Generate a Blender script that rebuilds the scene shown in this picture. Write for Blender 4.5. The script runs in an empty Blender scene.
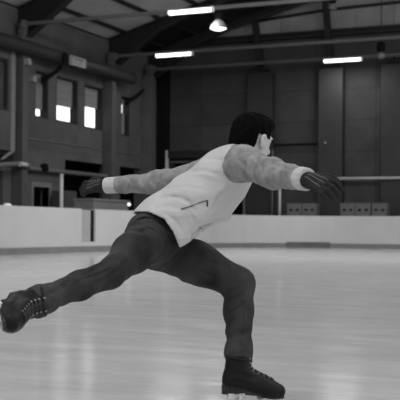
import bpy, bmesh, math, random
import numpy as np
from mathutils import Vector, Matrix
random.seed(4)
S = bpy.context.scene
COL = S.collection

# ------------------------------------------------------------------ camera model
FPX, CAMH, YAW, ROLL = 1030.0, 0.75, math.radians(23.8), math.radians(0.5)
CX, CY = 200.0, 228.8                       # principal point of the 400x400 frame
RT = np.array([math.cos(YAW), math.sin(YAW), 0.0])
DP = np.array([-math.sin(YAW), math.cos(YAW), 0.0])

def uv(px, py):
    u, v = px - CX, py - CY
    c, s = math.cos(ROLL), math.sin(ROLL)
    return (u * c + v * s) / FPX, (-u * s + v * c) / FPX

def ray(px, py):
    u, v = uv(px, py)
    return DP + RT * u + np.array([0, 0, -v])

def hit_x(px, py, X):
    r = ray(px, py); t = X / r[0]
    return Vector((X, r[1] * t, CAMH + r[2] * t))

def hit_y(px, py, Y):
    r = ray(px, py); t = Y / r[1]
    return Vector((r[0] * t, Y, CAMH + r[2] * t))

# ------------------------------------------------------------------ materials
def mat(name, g, rough=0.6, spec=0.3, noise=0.0, nscale=4.0, nstretch=(1, 1, 1), bump=0.0, bscale=30.0,
        metal=0.0, bstretch=(1, 1, 1)):
    m = bpy.data.materials.new(name); m.use_nodes = True
    nt = m.node_tree; b = nt.nodes['Principled BSDF']
    b.inputs['Base Color'].default_value = (g, g, g, 1)
    b.inputs['Roughness'].default_value = rough
    b.inputs['Specular IOR Level'].default_value = spec
    b.inputs['Metallic'].default_value = metal
    tc = nt.nodes.new('ShaderNodeTexCoord')
    if noise > 0:
        mp = nt.nodes.new('ShaderNodeMapping'); mp.inputs['Scale'].default_value = nstretch
        n = nt.nodes.new('ShaderNodeTexNoise'); n.inputs['Scale'].default_value = nscale
        n.inputs['Detail'].default_value = 5
        cr = nt.nodes.new('ShaderNodeMapRange')
        cr.inputs['From Min'].default_value = 0.3; cr.inputs['From Max'].default_value = 0.7
        cr.inputs['To Min'].default_value = g * (1 - noise); cr.inputs['To Max'].default_value = g * (1 + noise)
        nt.links.new(tc.outputs['Object'], mp.inputs[0]); nt.links.new(mp.outputs[0], n.inputs['Vector'])
        nt.links.new(n.outputs['Fac'], cr.inputs['Value']); nt.links.new(cr.outputs[0], b.inputs['Base Color'])
    if bump > 0:
        mp2 = nt.nodes.new('ShaderNodeMapping'); mp2.inputs['Scale'].default_value = bstretch
        n2 = nt.nodes.new('ShaderNodeTexNoise'); n2.inputs['Scale'].default_value = bscale
        n2.inputs['Detail'].default_value = 4
        bp = nt.nodes.new('ShaderNodeBump'); bp.inputs['Strength'].default_value = bump
        bp.inputs['Distance'].default_value = 0.02
        nt.links.new(tc.outputs['Object'], mp2.inputs[0]); nt.links.new(mp2.outputs[0], n2.inputs['Vector'])
        nt.links.new(n2.outputs['Fac'], bp.inputs['Height']); nt.links.new(bp.outputs[0], b.inputs['Normal'])
    return m

def emis(name, g, st):
    m = bpy.data.materials.new(name); m.use_nodes = True
    b = m.node_tree.nodes['Principled BSDF']
    b.inputs['Base Color'].default_value = (g, g, g, 1)
    b.inputs['Emission Color'].default_value = (1, 1, 1, 1)
    b.inputs['Emission Strength'].default_value = st
    return m

def wallmat(name, g, axis, bw=1.2, bh=0.6, line=0.80, var=0.10):
    """painted block / panel wall: brick pattern laid on the wall's own plane"""
    m = mat(name, g, 0.75, 0.2)
    nt = m.node_tree; b = nt.nodes['Principled BSDF']
    tc = nt.nodes.new('ShaderNodeTexCoord'); sp = nt.nodes.new('ShaderNodeSeparateXYZ')
    cb = nt.nodes.new('ShaderNodeCombineXYZ'); br = nt.nodes.new('ShaderNodeTexBrick')
    nt.links.new(tc.outputs['Object'], sp.inputs[0])
    nt.links.new(sp.outputs[axis], cb.inputs[0]); nt.links.new(sp.outputs['Z'], cb.inputs[1])
    nt.links.new(cb.outputs[0], br.inputs['Vector'])
    br.offset = 0.0; br.inputs['Scale'].default_value = 1.0
    br.inputs['Brick Width'].default_value = bw; br.inputs['Row Height'].default_value = bh
    br.inputs['Mortar Size'].default_value = 0.025; br.inputs['Mortar Smooth'].default_value = 0.4
    for i, k in (('Color1', g * (1 + var)), ('Color2', g * (1 - var)), ('Mortar', g * line)):
        br.inputs[i].default_value = (k, k, k, 1)
    n = nt.nodes.new('ShaderNodeTexNoise'); n.inputs['Scale'].default_value = 0.9; n.inputs['Detail'].default_value = 4
    nt.links.new(tc.outputs['Object'], n.inputs['Vector'])
    mr = nt.nodes.new('ShaderNodeMapRange'); mr.inputs['From Min'].default_value = .3; mr.inputs['From Max'].default_value = .7
    mr.inputs['To Min'].default_value = .82; mr.inputs['To Max'].default_value = 1.18
    nt.links.new(n.outputs['Fac'], mr.inputs['Value'])
    mx = nt.nodes.new('ShaderNodeVectorMath'); mx.operation = 'SCALE'
    nt.links.new(br.outputs['Color'], mx.inputs[0]); nt.links.new(mr.outputs[0], mx.inputs['Scale'])
    nt.links.new(mx.outputs[0], b.inputs['Base Color'])
    return m

M = {}
M['wall_left'] = wallmat('painted_block_wall', 0.084, 'Y', 2.4, 1.3)
M['wall_back'] = wallmat('panel_wall', 0.044, 'X', 2.9, 1.45, 0.6)
M['gable'] = wallmat('gable_cladding', 0.23, 'X', 1.8, 4.0, .7)
M['roof'] = mat('roof_panel', 0.42, 0.7, 0.2, 0.15, 0.8)
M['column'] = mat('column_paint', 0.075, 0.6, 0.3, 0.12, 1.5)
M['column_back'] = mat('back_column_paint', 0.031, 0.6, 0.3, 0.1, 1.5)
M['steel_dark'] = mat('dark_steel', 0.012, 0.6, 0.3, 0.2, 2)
M['steel_mid'] = mat('grey_steel', 0.02, 0.5, 0.4, 0.15, 2)
M['pipe'] = mat('painted_pipe', 0.11, 0.45, 0.4, 0.1, 3)
M['bracket'] = mat('bracket_paint', .09, .5, .4, .2, 4)
M['pipe_pale'] = mat('pale_pipe', 0.48, 0.45, 0.4, 0.1, 3)
M['duct'] = mat('duct_metal', 0.028, 0.5, 0.4, 0.15, 2)
M['black'] = mat('black_paint', 0.006, 0.8, 0.1)
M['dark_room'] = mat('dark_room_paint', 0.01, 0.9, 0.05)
M['frame'] = mat('dark_window_frame', 0.02, 0.6, 0.3)
M['frame_grey'] = mat('grey_frame', 0.16, 0.6, 0.3, .1, 3)
M['board'] = mat('barrier_plastic', 0.47, 0.35, 0.35, 0.04, 1.2)
M['board_gate'] = mat('gate_panel', 0.33, 0.4, 0.3, 0.1, 2)
M['kick'] = mat('kick_strip', 0.17, 0.5, 0.3, 0.12, 2)
M['rubber'] = mat('rubber_mat', 0.12, 0.8, 0.2, 0.15, 4)
M['box'] = mat('storage_box_grey', 0.13, 0.6, 0.3, 0.08, 5)
M['bench'] = mat('bench_grey', 0.15, 0.6, 0.3, 0.1, 3)
M['cabinet'] = mat('cabinet_grey', 0.06, 0.6, 0.3, 0.1, 3)
M['white'] = mat('white_plastic', 0.8, 0.4, 0.4)
M['sign'] = mat('sign_board', 0.30, 0.5, 0.3, .1, 5)
M['sign_ink'] = mat('sign_letters', 0.10, 0.6, 0.2)
M['tube'] = emis('fluorescent_tube', 0.9, 3.0)
M['bulb'] = emis('lamp_glow', 0.9, 2.6)
M['shade'] = mat('lamp_shade_metal', 0.22, 0.35, 0.5, 0, 1, metal=0.3)
M['concrete'] = mat('concrete_floor', 0.12, 0.8, 0.2, 0.2, 1.5)
# clothing and skin
M['jacket'] = mat('white_jacket_cloth', 0.45, 0.85, 0.12, 0.03, 14, bump=0.5, bscale=9, bstretch=(.5, 1, 2.6))
M['sleeve'] = mat('grey_sleeve_cloth', 0.225, 0.85, 0.12, 0.30, 22, bump=0.35, bscale=18)
M['cuff'] = mat('knit_cuff', 0.46, 0.9, 0.1, 0.06, 60, bump=0.3, bscale=80)
M['jeans'] = mat('dark_denim', 0.030, 0.75, 0.2, 0.7, 7, (1, 1, .6), bump=1.0, bscale=12)
M['seam'] = mat('denim_seam', 0.022, 0.8, 0.2)
M['skin'] = mat('skin', 0.42, 0.5, 0.35, 0.05, 12)
M['hair'] = mat('black_hair', 0.003, 0.8, 0.03, 0.3, 60, (1, 1, .3), bump=0.6, bscale=50)
M['glove'] = mat('knit_glove', 0.017, 0.85, 0.2, 0.25, 50, bump=0.3, bscale=60)
M['glove_seam'] = mat('glove_piping', 0.13, 0.8, 0.2)
M['boot'] = mat('black_boot_leather', 0.005, 0.5, 0.18, 0.3, 9, bump=0.15, bscale=18)
M['boot_sole'] = mat('boot_sole', 0.02, 0.6, 0.3, .95, 75)
M['steel'] = mat('blade_steel', 0.5, 0.28, 0.5, 0.1, 12, metal=0.9)
M['frost'] = mat('frosted_mount', 0.55, 0.75, 0.3, 0.55, 55)
M['lace'] = mat('dark_lace', 0.035, 0.8, 0.2)
M['hook'] = mat('hook_metal', 0.22, 0.35, 0.5, metal=0.6)
M['zip'] = mat('zip_dark', 0.03, 0.5, 0.3)
M['seam_zip'] = mat('zip_tape', .12, .6, .3)
M['zip_pale'] = mat('zip_grey', 0.30, 0.5, 0.3)

# ice: pale milky surface with worn streaks and a soft gloss
def make_ice():
    m = bpy.data.materials.new('worn_ice'); m.use_nodes = True
    nt = m.node_tree; b = nt.nodes['Principled BSDF']
    tc = nt.nodes.new('ShaderNodeTexCoord')
    def noise(scale, stretch, rot, lo, hi, det=6):
        mp = nt.nodes.new('ShaderNodeMapping'); mp.inputs['Scale'].default_value = stretch
        mp.inputs['Rotation'].default_value = (0, 0, rot)
        n = nt.nodes.new('ShaderNodeTexNoise'); n.inputs['Scale'].default_value = scale
        n.inputs['Detail'].default_value = det; n.inputs['Roughness'].default_value = .6
        r = nt.nodes.new('ShaderNodeMapRange')
        r.inputs['From Min'].default_value = .3; r.inputs['From Max'].default_value = .7
        r.inputs['To Min'].default_value = lo; r.inputs['To Max'].default_value = hi
        nt.links.new(tc.outputs['Object'], mp.inputs[0]); nt.links.new(mp.outputs[0], n.inputs['Vector'])
        nt.links.new(n.outputs['Fac'], r.inputs['Value'])
        return r.outputs[0]
    def mul(a, c):
        q = nt.nodes.new('ShaderNodeMath'); q.operation = 'MULTIPLY'
        nt.links.new(a, q.inputs[0])
        if isinstance(c, float): q.inputs[1].default_value = c
        else: nt.links.new(c, q.inputs[1])
        return q.outputs[0]
    a = noise(0.35, (1, 1, 1), 0, .92, 1.07, 3)
    s1 = noise(1.6, (.55, 2.2, 1), .25, .91, 1.08)
    s2 = noise(9.0, (.25, 2.0, 1), -.5, .95, 1.05, 3)
    f = mul(mul(mul(a, s1), s2), ICE_G)
    nt.links.new(f, b.inputs['Base Color'])
    rg = noise(2.5, (.6, 1.6, 1), .4, .10, .17)
    nt.links.new(rg, b.inputs['Roughness'])
    b.inputs['Specular IOR Level'].default_value = .28
    h1 = noise(3.0, (1, 1, 1), 0, 0, 1); 
    bp = nt.nodes.new('ShaderNodeBump'); bp.inputs['Strength'].default_value = .07; bp.inputs['Distance'].default_value = .02
    nt.links.new(h1, bp.inputs['Height']); nt.links.new(bp.outputs[0], b.inputs['Normal'])
    return m
ICE_G = 0.62
M['ice'] = make_ice()

def glassmat():
    m = bpy.data.materials.new('window_glass'); m.use_nodes = True
    nt = m.node_tree; nt.nodes.clear()
    o = nt.nodes.new('ShaderNodeOutputMaterial'); t = nt.nodes.new('ShaderNodeBsdfTransparent')
    g = nt.nodes.new('ShaderNodeBsdfGlossy'); g.inputs['Roughness'].default_value = .05
    mx = nt.nodes.new('ShaderNodeMixShader'); mx.inputs[0].default_value = .08
    t.inputs[0].default_value = (.95, .95, .95, 1)
    nt.links.new(t.outputs[0], mx.inputs[1]); nt.links.new(g.outputs[0], mx.inputs[2]); nt.links.new(mx.outputs[0], o.inputs[0])
    return m
M['glass'] = glassmat()
def blindmat():
    m = bpy.data.materials.new('roller_blind'); m.use_nodes = True
    nt = m.node_tree; nt.nodes.clear()
    o = nt.nodes.new('ShaderNodeOutputMaterial'); t = nt.nodes.new('ShaderNodeBsdfTranslucent')
    d = nt.nodes.new('ShaderNodeBsdfDiffuse'); ad = nt.nodes.new('ShaderNodeAddShader')
    t.inputs[0].default_value = (.065, .065, .065, 1); d.inputs[0].default_value = (.2, .2, .2, 1)
    nt.links.new(t.outputs[0], ad.inputs[0]); nt.links.new(d.outputs[0], ad.inputs[1]); nt.links.new(ad.outputs[0], o.inputs[0])
    return m
M['blind'] = blindmat()

# ------------------------------------------------------------------ object helpers
def link(name, me, m, parent=None, smooth=False):
    o = bpy.data.objects.new(name, me); COL.objects.link(o)
    me.materials.append(m)
    if smooth:
        me.polygons.foreach_set('use_smooth', [True] * len(me.polygons))
    if parent is not None:
        o.parent = parent
    return o

class MB:
    """collects shapes into one mesh"""
    def __init__(s): s.bm = bmesh.new()
    def box(s, x0, x1, y0, y1, z0, z1, bev=0.0, mtx=None):
        v = [s.bm.verts.new(p) for p in ((x0, y0, z0), (x1, y0, z0), (x1, y1, z0), (x0, y1, z0),
                                         (x0, y0, z1), (x1, y0, z1), (x1, y1, z1), (x0, y1, z1))]
        fs = [s.bm.faces.new([v[i] for i in q]) for q in ((0, 3, 2, 1), (4, 5, 6, 7), (0, 1, 5, 4), (1, 2, 6, 5), (2, 3, 7, 6), (3, 0, 4, 7))]
        if mtx is not None:
            for q in v: q.co = mtx @ q.co
        if bev > 0:
            es = list({e for f in fs for e in f.edges})
            bmesh.ops.bevel(s.bm, geom=es, offset=bev, segments=2, affect='EDGES', profile=.5)
        return s
    def prism(s, pts, axis, a, b):
        """polygon pts (2D) extruded along axis between a and b"""
        def P(p, t):
            return {'x': (t, p[0], p[1]), 'y': (p[0], t, p[1]), 'z': (p[0], p[1], t)}[axis]
        A = [s.bm.verts.new(P(p, a)) for p in pts]; B = [s.bm.verts.new(P(p, b)) for p in pts]
        n = len(pts)
        s.bm.faces.new(A[::-1]); s.bm.faces.new(B)
        for i in range(n):
            s.bm.faces.new((A[i], A[(i + 1) % n], B[(i + 1) % n], B[i]))
        return s
    def tube(s, pts, r, n=12, caps=True):
        pts = [Vector(p) for p in pts]
        rs = r if isinstance(r, (list, tuple)) else [r] * len(pts)
        rings = []; prev = None
        for i, p in enumerate(pts):
            t = (pts[min(i + 1, len(pts) - 1)] - pts[max(i - 1, 0)]).normalized()
            if prev is None:
                a = Vector((0, 0, 1)) if abs(t.z) < .9 else Vector((1, 0, 0))
                x = t.cross(a).normalized()
            else:
                x = (prev - t * prev.dot(t)).normalized()
            prev = x; y = t.cross(x)
            rings.append([s.bm.verts.new(p + (x * math.cos(k * 2 * math.pi / n) + y * math.sin(k * 2 * math.pi / n)) * rs[i]) for k in range(n)])
        for a, b in zip(rings, rings[1:]):
            for k in range(n):
                s.bm.faces.new((a[k], a[(k + 1) % n], b[(k + 1) % n], b[k]))
        if caps:
            s.bm.faces.new(rings[0][::-1]); s.bm.faces.new(rings[-1])
        return s
    def lathe(s, prof, c, n=24):
        rings = []
        for (r, z) in prof:
            rings.append([s.bm.verts.new((c[0] + max(r, 1e-4) * math.cos(k * 2 * math.pi / n), c[1] + max(r, 1e-4) * math.sin(k * 2 * math.pi / n), c[2] + z)) for k in range(n)])
        for a, b in zip(rings, rings[1:]):
            for k in range(n):
                s.bm.faces.new((a[k], a[(k + 1) % n], b[(k + 1) % n], b[k]))
        return s
    def build(s, name, m, parent=None, smooth=False):
        bmesh.ops.recalc_face_normals(s.bm, faces=s.bm.faces[:])
        me = bpy.data.meshes.new(name); s.bm.to_mesh(me); s.bm.free()
        return link(name, me, m, parent, smooth)

def tag(o, label, cat=None, group=None, kind=None):
    o['label'] = label
    if cat: o['category'] = cat
    if group: o['group'] = group
    if kind: o['kind'] = kind
    return o

def empty(name, loc, rz=0.0):
    o = bpy.data.objects.new(name, None); COL.objects.link(o)
    o.location = loc; o.rotation_euler = (0, 0, rz); o.empty_display_size = .2
    return o

def copy_tree(o, parent=None):
    c = o.copy(); COL.objects.link(c)
    if parent is not None: c.parent = parent
    for ch in list(o.children):
        copy_tree(ch, c)
    return c

# ------------------------------------------------------------------ the hall
XB, YB, BH = -15.9, 41.6, 1.30          # inner faces of the rink boards, board height
XW, YW = -22.7, 46.0                    # left wall and back wall
RC = 4.2                                # corner radius of the rink

# ice and floor
pts = []
for k in range(13):
    a = math.pi - k * math.pi / 24
    pts.append((XB + RC + RC * math.cos(a), YB - RC + RC * math.sin(a)))
ring = [(XB, -14)] + pts + [(16, YB), (16, -14)]
ice = MB().prism([(x, y) for x, y in ring], 'z', -.06, 0.0).build('floor', M['ice'])
tag(ice, 'pale worn sheet of rink ice with faint skate streaks', 'ice', kind='structure')
cf = MB().box(XW - .4, 18, -14, YW + .4, -.30, -.065).build('floor_concrete', M['concrete'])
tag(cf, 'dark concrete walkway floor behind the rink boards', 'floor', kind='structure')

def wall_cells(plane, at, thick, u0, u1, z0, z1, holes, m, name):
    """wall in the plane x=at or y=at with rectangular openings (u0,u1,z0,z1)"""
    us = sorted({u0, u1} | {min(max(v, u0), u1) for h in holes for v in h[:2]})
    zs = sorted({z0, z1} | {min(max(v, z0), z1) for h in holes for v in h[2:]})
    nu, nz = len(us) - 1, len(zs) - 1
    def solid(i, j):
        if i < 0 or j < 0 or i >= nu or j >= nz: return False
        cu, cz = (us[i] + us[i + 1]) / 2, (zs[j] + zs[j + 1]) / 2
        return not any(h[0] < cu < h[1] and h[2] < cz < h[3] for h in holes)
    bm = bmesh.new(); cache = {}
    def V(i, j, k):
        if (i, j, k) not in cache:
            d = at + (thick if k else 0)
            cache[(i, j, k)] = bm.verts.new((d, us[i], zs[j]) if plane == 'x' else (us[i], d, zs[j]))
        return cache[(i, j, k)]
    for i in range(nu):
        for j in range(nz):
            if not solid(i, j): continue
            for k in (0, 1):
                bm.faces.new((V(i, j, k), V(i + 1, j, k), V(i + 1, j + 1, k), V(i, j + 1, k)))
            if not solid(i - 1, j): bm.faces.new((V(i, j, 0), V(i, j + 1, 0), V(i, j + 1, 1), V(i, j, 1)))
            if not solid(i + 1, j): bm.faces.new((V(i + 1, j, 0), V(i + 1, j, 1), V(i + 1, j + 1, 1), V(i + 1, j + 1, 0)))
            if not solid(i, j - 1): bm.faces.new((V(i, j, 0), V(i, j, 1), V(i + 1, j, 1), V(i + 1, j, 0)))
            if not solid(i, j + 1): bm.faces.new((V(i, j + 1, 0), V(i + 1, j + 1, 0), V(i + 1, j + 1, 1), V(i, j + 1, 1)))
    bmesh.ops.recalc_face_normals(bm, faces=bm.faces[:])
    me = bpy.data.meshes.new(name); bm.to_mesh(me); bm.free()
    return link(name, me, m)

def lw(px0, px1, pyt, pyb):
    """opening on the left wall from pixels measured at its left edge"""
    a, b = hit_x(px0, pyt, XW), hit_x(px0, pyb, XW)
    return (a.y, hit_x(px1, pyt, XW).y, b.z, a.z)

ROOF_E, ROOF_S = 9.35, 0.28              # eave height and slope of the roof
def roof_z(x): return ROOF_E + ROOF_S * (x - XW)

win = [lw(35.3, 48.6, 69.5, 117), lw(56.4, 78.2, 75, 121.2), lw(84.6, 102.8, 83.5, 127.7), lw(121.3, 129.8, 95.5, 135.3)]
zl = hit_x(65, 171, XW).z               # height of the service ledge
zs_ = hit_x(65, 159.5, XW).z            # top of the dark slot over it
low = [(hit_x(65, 160, XW).y, hit_x(107, 160, XW).y, zl, zs_),
       (hit_x(120, 160, XW).y, hit_x(141, 160, XW).y, zl, zs_),
       (hit_x(63, 180, XW).y, hit_x(107, 180, XW).y, .25, zl - .12),
       (hit_x(120, 180, XW).y, hit_x(141, 180, XW).y, .25, zl - .12),
       lw(32.8, 48.6, 186.5, 226), lw(-30, 3, 168, 226), lw(-30, 13.2, 150.5, 163.5)]
bay_win = lw(-22, 9.3, 48, 100)
y_corner = YW
wl = wall_cells('x', XW, -.38, -14, YW + .4, -.1, 9.25, win + low, M['wall_left'], 'wall_left')
tag(wl, 'grey painted block wall with high windows on the left of the rink', 'wall', kind='structure')
# dark rooms behind the lower openings
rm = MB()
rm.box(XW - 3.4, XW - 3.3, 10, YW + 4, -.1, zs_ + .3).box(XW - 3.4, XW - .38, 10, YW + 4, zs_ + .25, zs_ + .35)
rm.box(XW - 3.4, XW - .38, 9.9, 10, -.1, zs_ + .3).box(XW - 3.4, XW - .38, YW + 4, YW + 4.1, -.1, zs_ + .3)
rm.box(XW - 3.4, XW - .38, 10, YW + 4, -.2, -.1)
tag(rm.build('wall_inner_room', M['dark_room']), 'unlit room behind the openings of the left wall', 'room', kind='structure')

# high windows: dark liner, pane, half lowered blind
blind_y = [(41, 110), (62, 106.5), (90, 107.8), (125, 105.5)]
for i, (w, (bx, by)) in enumerate(zip(win, blind_y)):
    y0, y1, z0, z1 = w
    t = .07; x0, x1 = XW - .36, XW - .015
    f = MB().box(x0, x1, y0 + .003, y0 + t, z0 + .003, z1 - .003).box(x0, x1, y1 - t, y1 - .003, z0 + .003, z1 - .003)
    f.box(x0, x1, y0 + t, y1 - t, z0 + .003, z0 + t).box(x0, x1, y0 + t, y1 - t, z1 - t, z1 - .003)
    fo = f.build('window_%d' % (i + 1), M['frame'])
    tag(fo, ['tall narrow high window beside the left wall column, mostly screened by its blind',
             'wide high window with the largest bright lower pane, under the hanging sign',
             'high window with a square bright lower pane, left of the second wall column',
             'slim high window nearest the hall corner with one small bright spot'][i], 'window', kind='structure')
    MB().box(x0 + .05, x0 + .062, y0 + t, y1 - t, z0 + t, z1 - t).build('pane', M['glass'], fo)
    zb = hit_x(bx, by, XW - .28).z
    bl = MB().box(x0 + .10, x0 + .112, y0 + t, y1 - t, zb, z1 - t)
    for q in range(3):
        zz = zb + (z1 - zb) * (q + .9) / 3.6
        bl.box(x0 + .112, x0 + .135, y0 + t, y1 - t, zz, zz + .05)
    bl.build('blind', M['blind'], fo)
    if i == 3:
        zc = hit_x(bx, 114, XW - .28).z
        MB().box(x0 + .10, x0 + .112, y0 + t, y1 - t, z0 + t, zc).build('lower_blind', M['blind'], fo)

# upper bay at the far left, standing a little proud of the wall
a, b_ = hit_x(-25, 60, XW + .3), hit_x(14.5, 60, XW + .3)
zb0, zt0 = hit_x(13, 151, XW + .3).z, hit_x(13, 47, XW + .3).z
bw = (hit_x(-25, 60, XW + .3).y + .6, hit_x(9.2, 60, XW + .3).y, hit_x(5, 110.5, XW + .3).z, hit_x(5, 58.5, XW + .3).z)
bay = wall_cells('x', XW + .3, -.28, a.y, b_.y, zb0, zt0, [bw], M['wall_left'], 'wall_bay')
tag(bay, 'upper wall panel with a dark window at the far left', 'wall', kind='structure')
f = MB(); t = .12
for q in ((bw[0], bw[1], bw[3] - .1, bw[3]), (bw[0], bw[1], bw[2], bw[2] + .1), (bw[1] - t, bw[1], bw[2] + .1, bw[3] - .1)):
    f.box(XW + .08, XW + .26, q[0] + .002, q[1] - .002, q[2] + .002, q[3] - .002)
fo = f.build('window_5', M['frame'])
tag(fo, 'dark unlit window of the upper panel at the left edge', 'window', kind='structure')
MB().box(XW + .14, XW + .155, bw[0], bw[1] - t, bw[2] + .1, bw[3] - .1).build('pane', mat('dark_pane', .05, .1, .5), fo)
tr = MB().box(XW + .30, XW + .36, b_.y - .28, b_.y, zb0, zt0).build('trim_1', M['frame_grey'])
tag(tr, 'pale upright edge strip of the upper panel at far left', 'trim', kind='structure')
MB().tube([hit_x(1.5, 159.3, XW + .42), hit_x(13.5, 150.5, XW + .3)], .06, 8).build('brace', M['frame_grey'], bay)

# wall columns
def column(xa, xb, ya, yb, z, m, label, name='column'):
    o = MB().box(xa, xb, ya, yb, -.06, z, .015).build(name, m)
    return tag(o, label, 'column', kind='structure')
cpx = [(22.5, 'thick grey wall column at the left between bay and windows'), (112, 'grey wall column right of the three bright windows'), (150, 'dark grey column in the far hall corner')]
col_y = []
for px, lb in cpx:
    yy = hit_x(px, 150, XW + .5).y
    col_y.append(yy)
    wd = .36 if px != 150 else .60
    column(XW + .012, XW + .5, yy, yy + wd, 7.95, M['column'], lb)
    # saddle bracket on the column head
    bk = MB().box(XW + .1, XW + .46, yy + .04, yy + wd - .04, 7.951, 8.15).box(XW + .2, XW + .5, yy + .06, yy + .30, 8.15, 8.62, .02)
    bk.tube([(XW + .35, yy + .05, 8.34), (XW + .35, yy + wd - .05, 8.34)], .11, 10)
    tag(bk.build('column_bracket', M['bracket']), 'grey steel bracket on top of the ' + ['left wall column', 'second wall column', 'hall corner column'][len(col_y) - 1], 'bracket', 'column head brackets')

# service ledge with its pipe and thin cable line, left wall
ya, yb = hit_x(27, 166, XW + .1).y, hit_x(141, 170, XW).y
ld = MB().box(XW + .01, XW + .16, ya, yb, zl - .13, zl - .01, .02)
ld.tube([(XW + .24, ya - .2, zl - .07), (XW + .24, yb, zl - .07)], .09, 10)
tag(ld.build('trim_2', M['pipe']), 'grey ledge running along the left wall above the dark openings', 'trim', kind='structure')
p0 = hit_x(-25, 166.5, XW + .62); p1 = hit_x(22, 163.6, XW + .62)
ld = MB().tube([p0, p1, (XW + .6, p1.y + .5, zl - .02)], .10, 10)
tag(ld.build('wall_pipe', M['pipe']), 'short thick pipe crossing the left wall column at the left edge', 'pipe')
wp = MB().tube([hit_x(20, 164.2, XW + .76), hit_x(26.5, 164.8, XW + .70)], .085, 10)
tag(wp.build('pipe_sleeve', M['pipe_pale']), 'pale sleeve on the pipe in front of the left wall column', 'pipe sleeve')
q = hit_x(44.5, 167.5, XW + .34)
vb = MB().lathe([(0, -.16), (.14, -.16), (.17, -.06), (.17, .08), (.10, .16), (0, .16)], q, 12)
tag(vb.build('pipe_valve', M['black'], smooth=True), 'black valve on the ledge pipe above the small doorway', 'valve')
zc = hit_x(60, 143.3, XW).z
cb = MB().tube([(XW + .02, hit_x(27, 136, XW).y, zc), (XW + .02, hit_x(160, 160, XW).y, zc)], .022, 6)
tag(cb.build('trim_3', M['pipe']), 'thin pale cable line along the middle of the left wall', 'trim', kind='structure')

# doorway frame with jambs, white stand pipe
d = low[4]
fr = MB().box(XW - .3, XW + .05, d[0] - .16, d[0], -.06, d[3] + .2).box(XW - .3, XW + .05, d[1], d[1] + .16, -.06, d[3] + .2).box(XW - .3, XW + .05, d[0], d[1], d[3], d[3] + .2)
tag(fr.build('door_1', M['frame_grey']), 'grey framed small dark doorway at the foot of the left wall', 'doorway', kind='structure')
q = hit_x(61.5, 174, XW + 1.15)
sp = MB().tube([(q.x, q.y, -.06), (q.x, q.y, q.z)], .075, 10).lathe([(.12, 0), (.12, .05), (0, .05)], (q.x, q.y, -.06), 10)
tag(sp.build('stand_pipe', M['pipe_pale'], smooth=True), 'pale upright pipe beside the dark opening under the ledge', 'pipe')

# duct along the left wall
xd = XW + .72
dy0, dy1, zd = -4, hit_x(132.5, 80, xd).y, hit_x(66, 59.0, xd).z
du = MB().tube([(xd, dy0, zd), (xd, dy1, zd)], .27, 20)
duct = du.build('wall_duct', M['duct'], smooth=False)
tag(duct, 'long dark round duct running along the top of the left wall', 'duct')
for yy in (col_y[0] - 4, col_y[0] + 2.4, col_y[1] - 1.0):
    MB().tube([(xd, yy, zd), (xd, yy + .12, zd)], .29, 20).build('joint_band', M['duct'], duct)
for px, py, wy in ((44, 60, 0), (129, 88, 0)):
    p = hit_x(px, py, XW + .1)
    bk = MB().tube([(XW + .02, p.y, zd - .95), (XW + .5, p.y + .3, zd - .55), (XW + .6, p.y + .5, zd - .33)], .085, 8)
    bk.box(XW + .012, XW + .06, p.y - .08, p.y + .08, zd - 1.1, zd - .75)
    tag(bk.build('duct_bracket', M['black']), 'black bracket under the duct ' + ('beside the left wall column' if px < 60 else 'above the slim corner window'), 'bracket', 'duct brackets')
# small pale boxes
for (px, py, xx, lb) in ((25.4, 62, XW + .5, 'small pale square box high on the left wall column'), (30.5, 79, XW + .02, 'small pale square box on the wall beside the first window')):
    p = hit_x(px, py, xx)
    o = MB().box(xx - .03, xx + .22, p.y - .10, p.y + .10, p.z - .12, p.z + .12, .02)
    tag(o.build('junction_box', mat('junction_box_paint', .26, .5, .3)), lb, 'junction box', 'junction boxes')
# hanging sign in front of the duct
xs = xd + .34
s0, s1 = hit_x(70.6, 55.5, xs), hit_x(87, 60, xs); zb1 = hit_x(70.6, 65.3, xs).z
sg = empty('sign', (xs, s0.y - .15, zb1))
L_, H_ = (s1.y - s0.y) * .92, s0.z - zb1
MB().box(0, .10, 0, L_, 0, H_, .01).build('board', M['sign'], sg)
fr = MB()
for q in ((0, L_, 0, .03), (0, L_, H_ - .03, H_), (0, .05, .03, H_ - .03), (L_ - .05, L_, .03, H_ - .03)):
    fr.box(.10, .115, *q)
fr.build('rim', mat('sign_rim', .20, .5, .3), sg)
random.seed(9)
for row in range(2):
    y = .12
    while y < L_ - .2:
        w = random.choice((.10, .13, .16))
        z = H_ * (.57 - .42 * row)
        lt = MB().box(.10, .108, y, y + .035, z, z + H_ * .26)
        lt.box(.10, .108, y + .035, y + w, z + random.choice((0, H_ * .11, H_ * .21)), z + H_ * .26)
        lt.build('letter', M['sign_ink'], sg); y += w + .10
MB().box(-.02, .06, -.42, -.05, H_ * .1, H_ * .98, .01).build('side_case', M['black'], sg)
for yy in (.4, L_ - .4): MB().tube([(0, yy, H_ * .8), (-.34, yy, H_ * .8)], .03, 6).build('mount', M['steel_dark'], sg)
tag(sg, 'small pale lettered sign fixed to the dark duct above the windows', 'sign')

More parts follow.
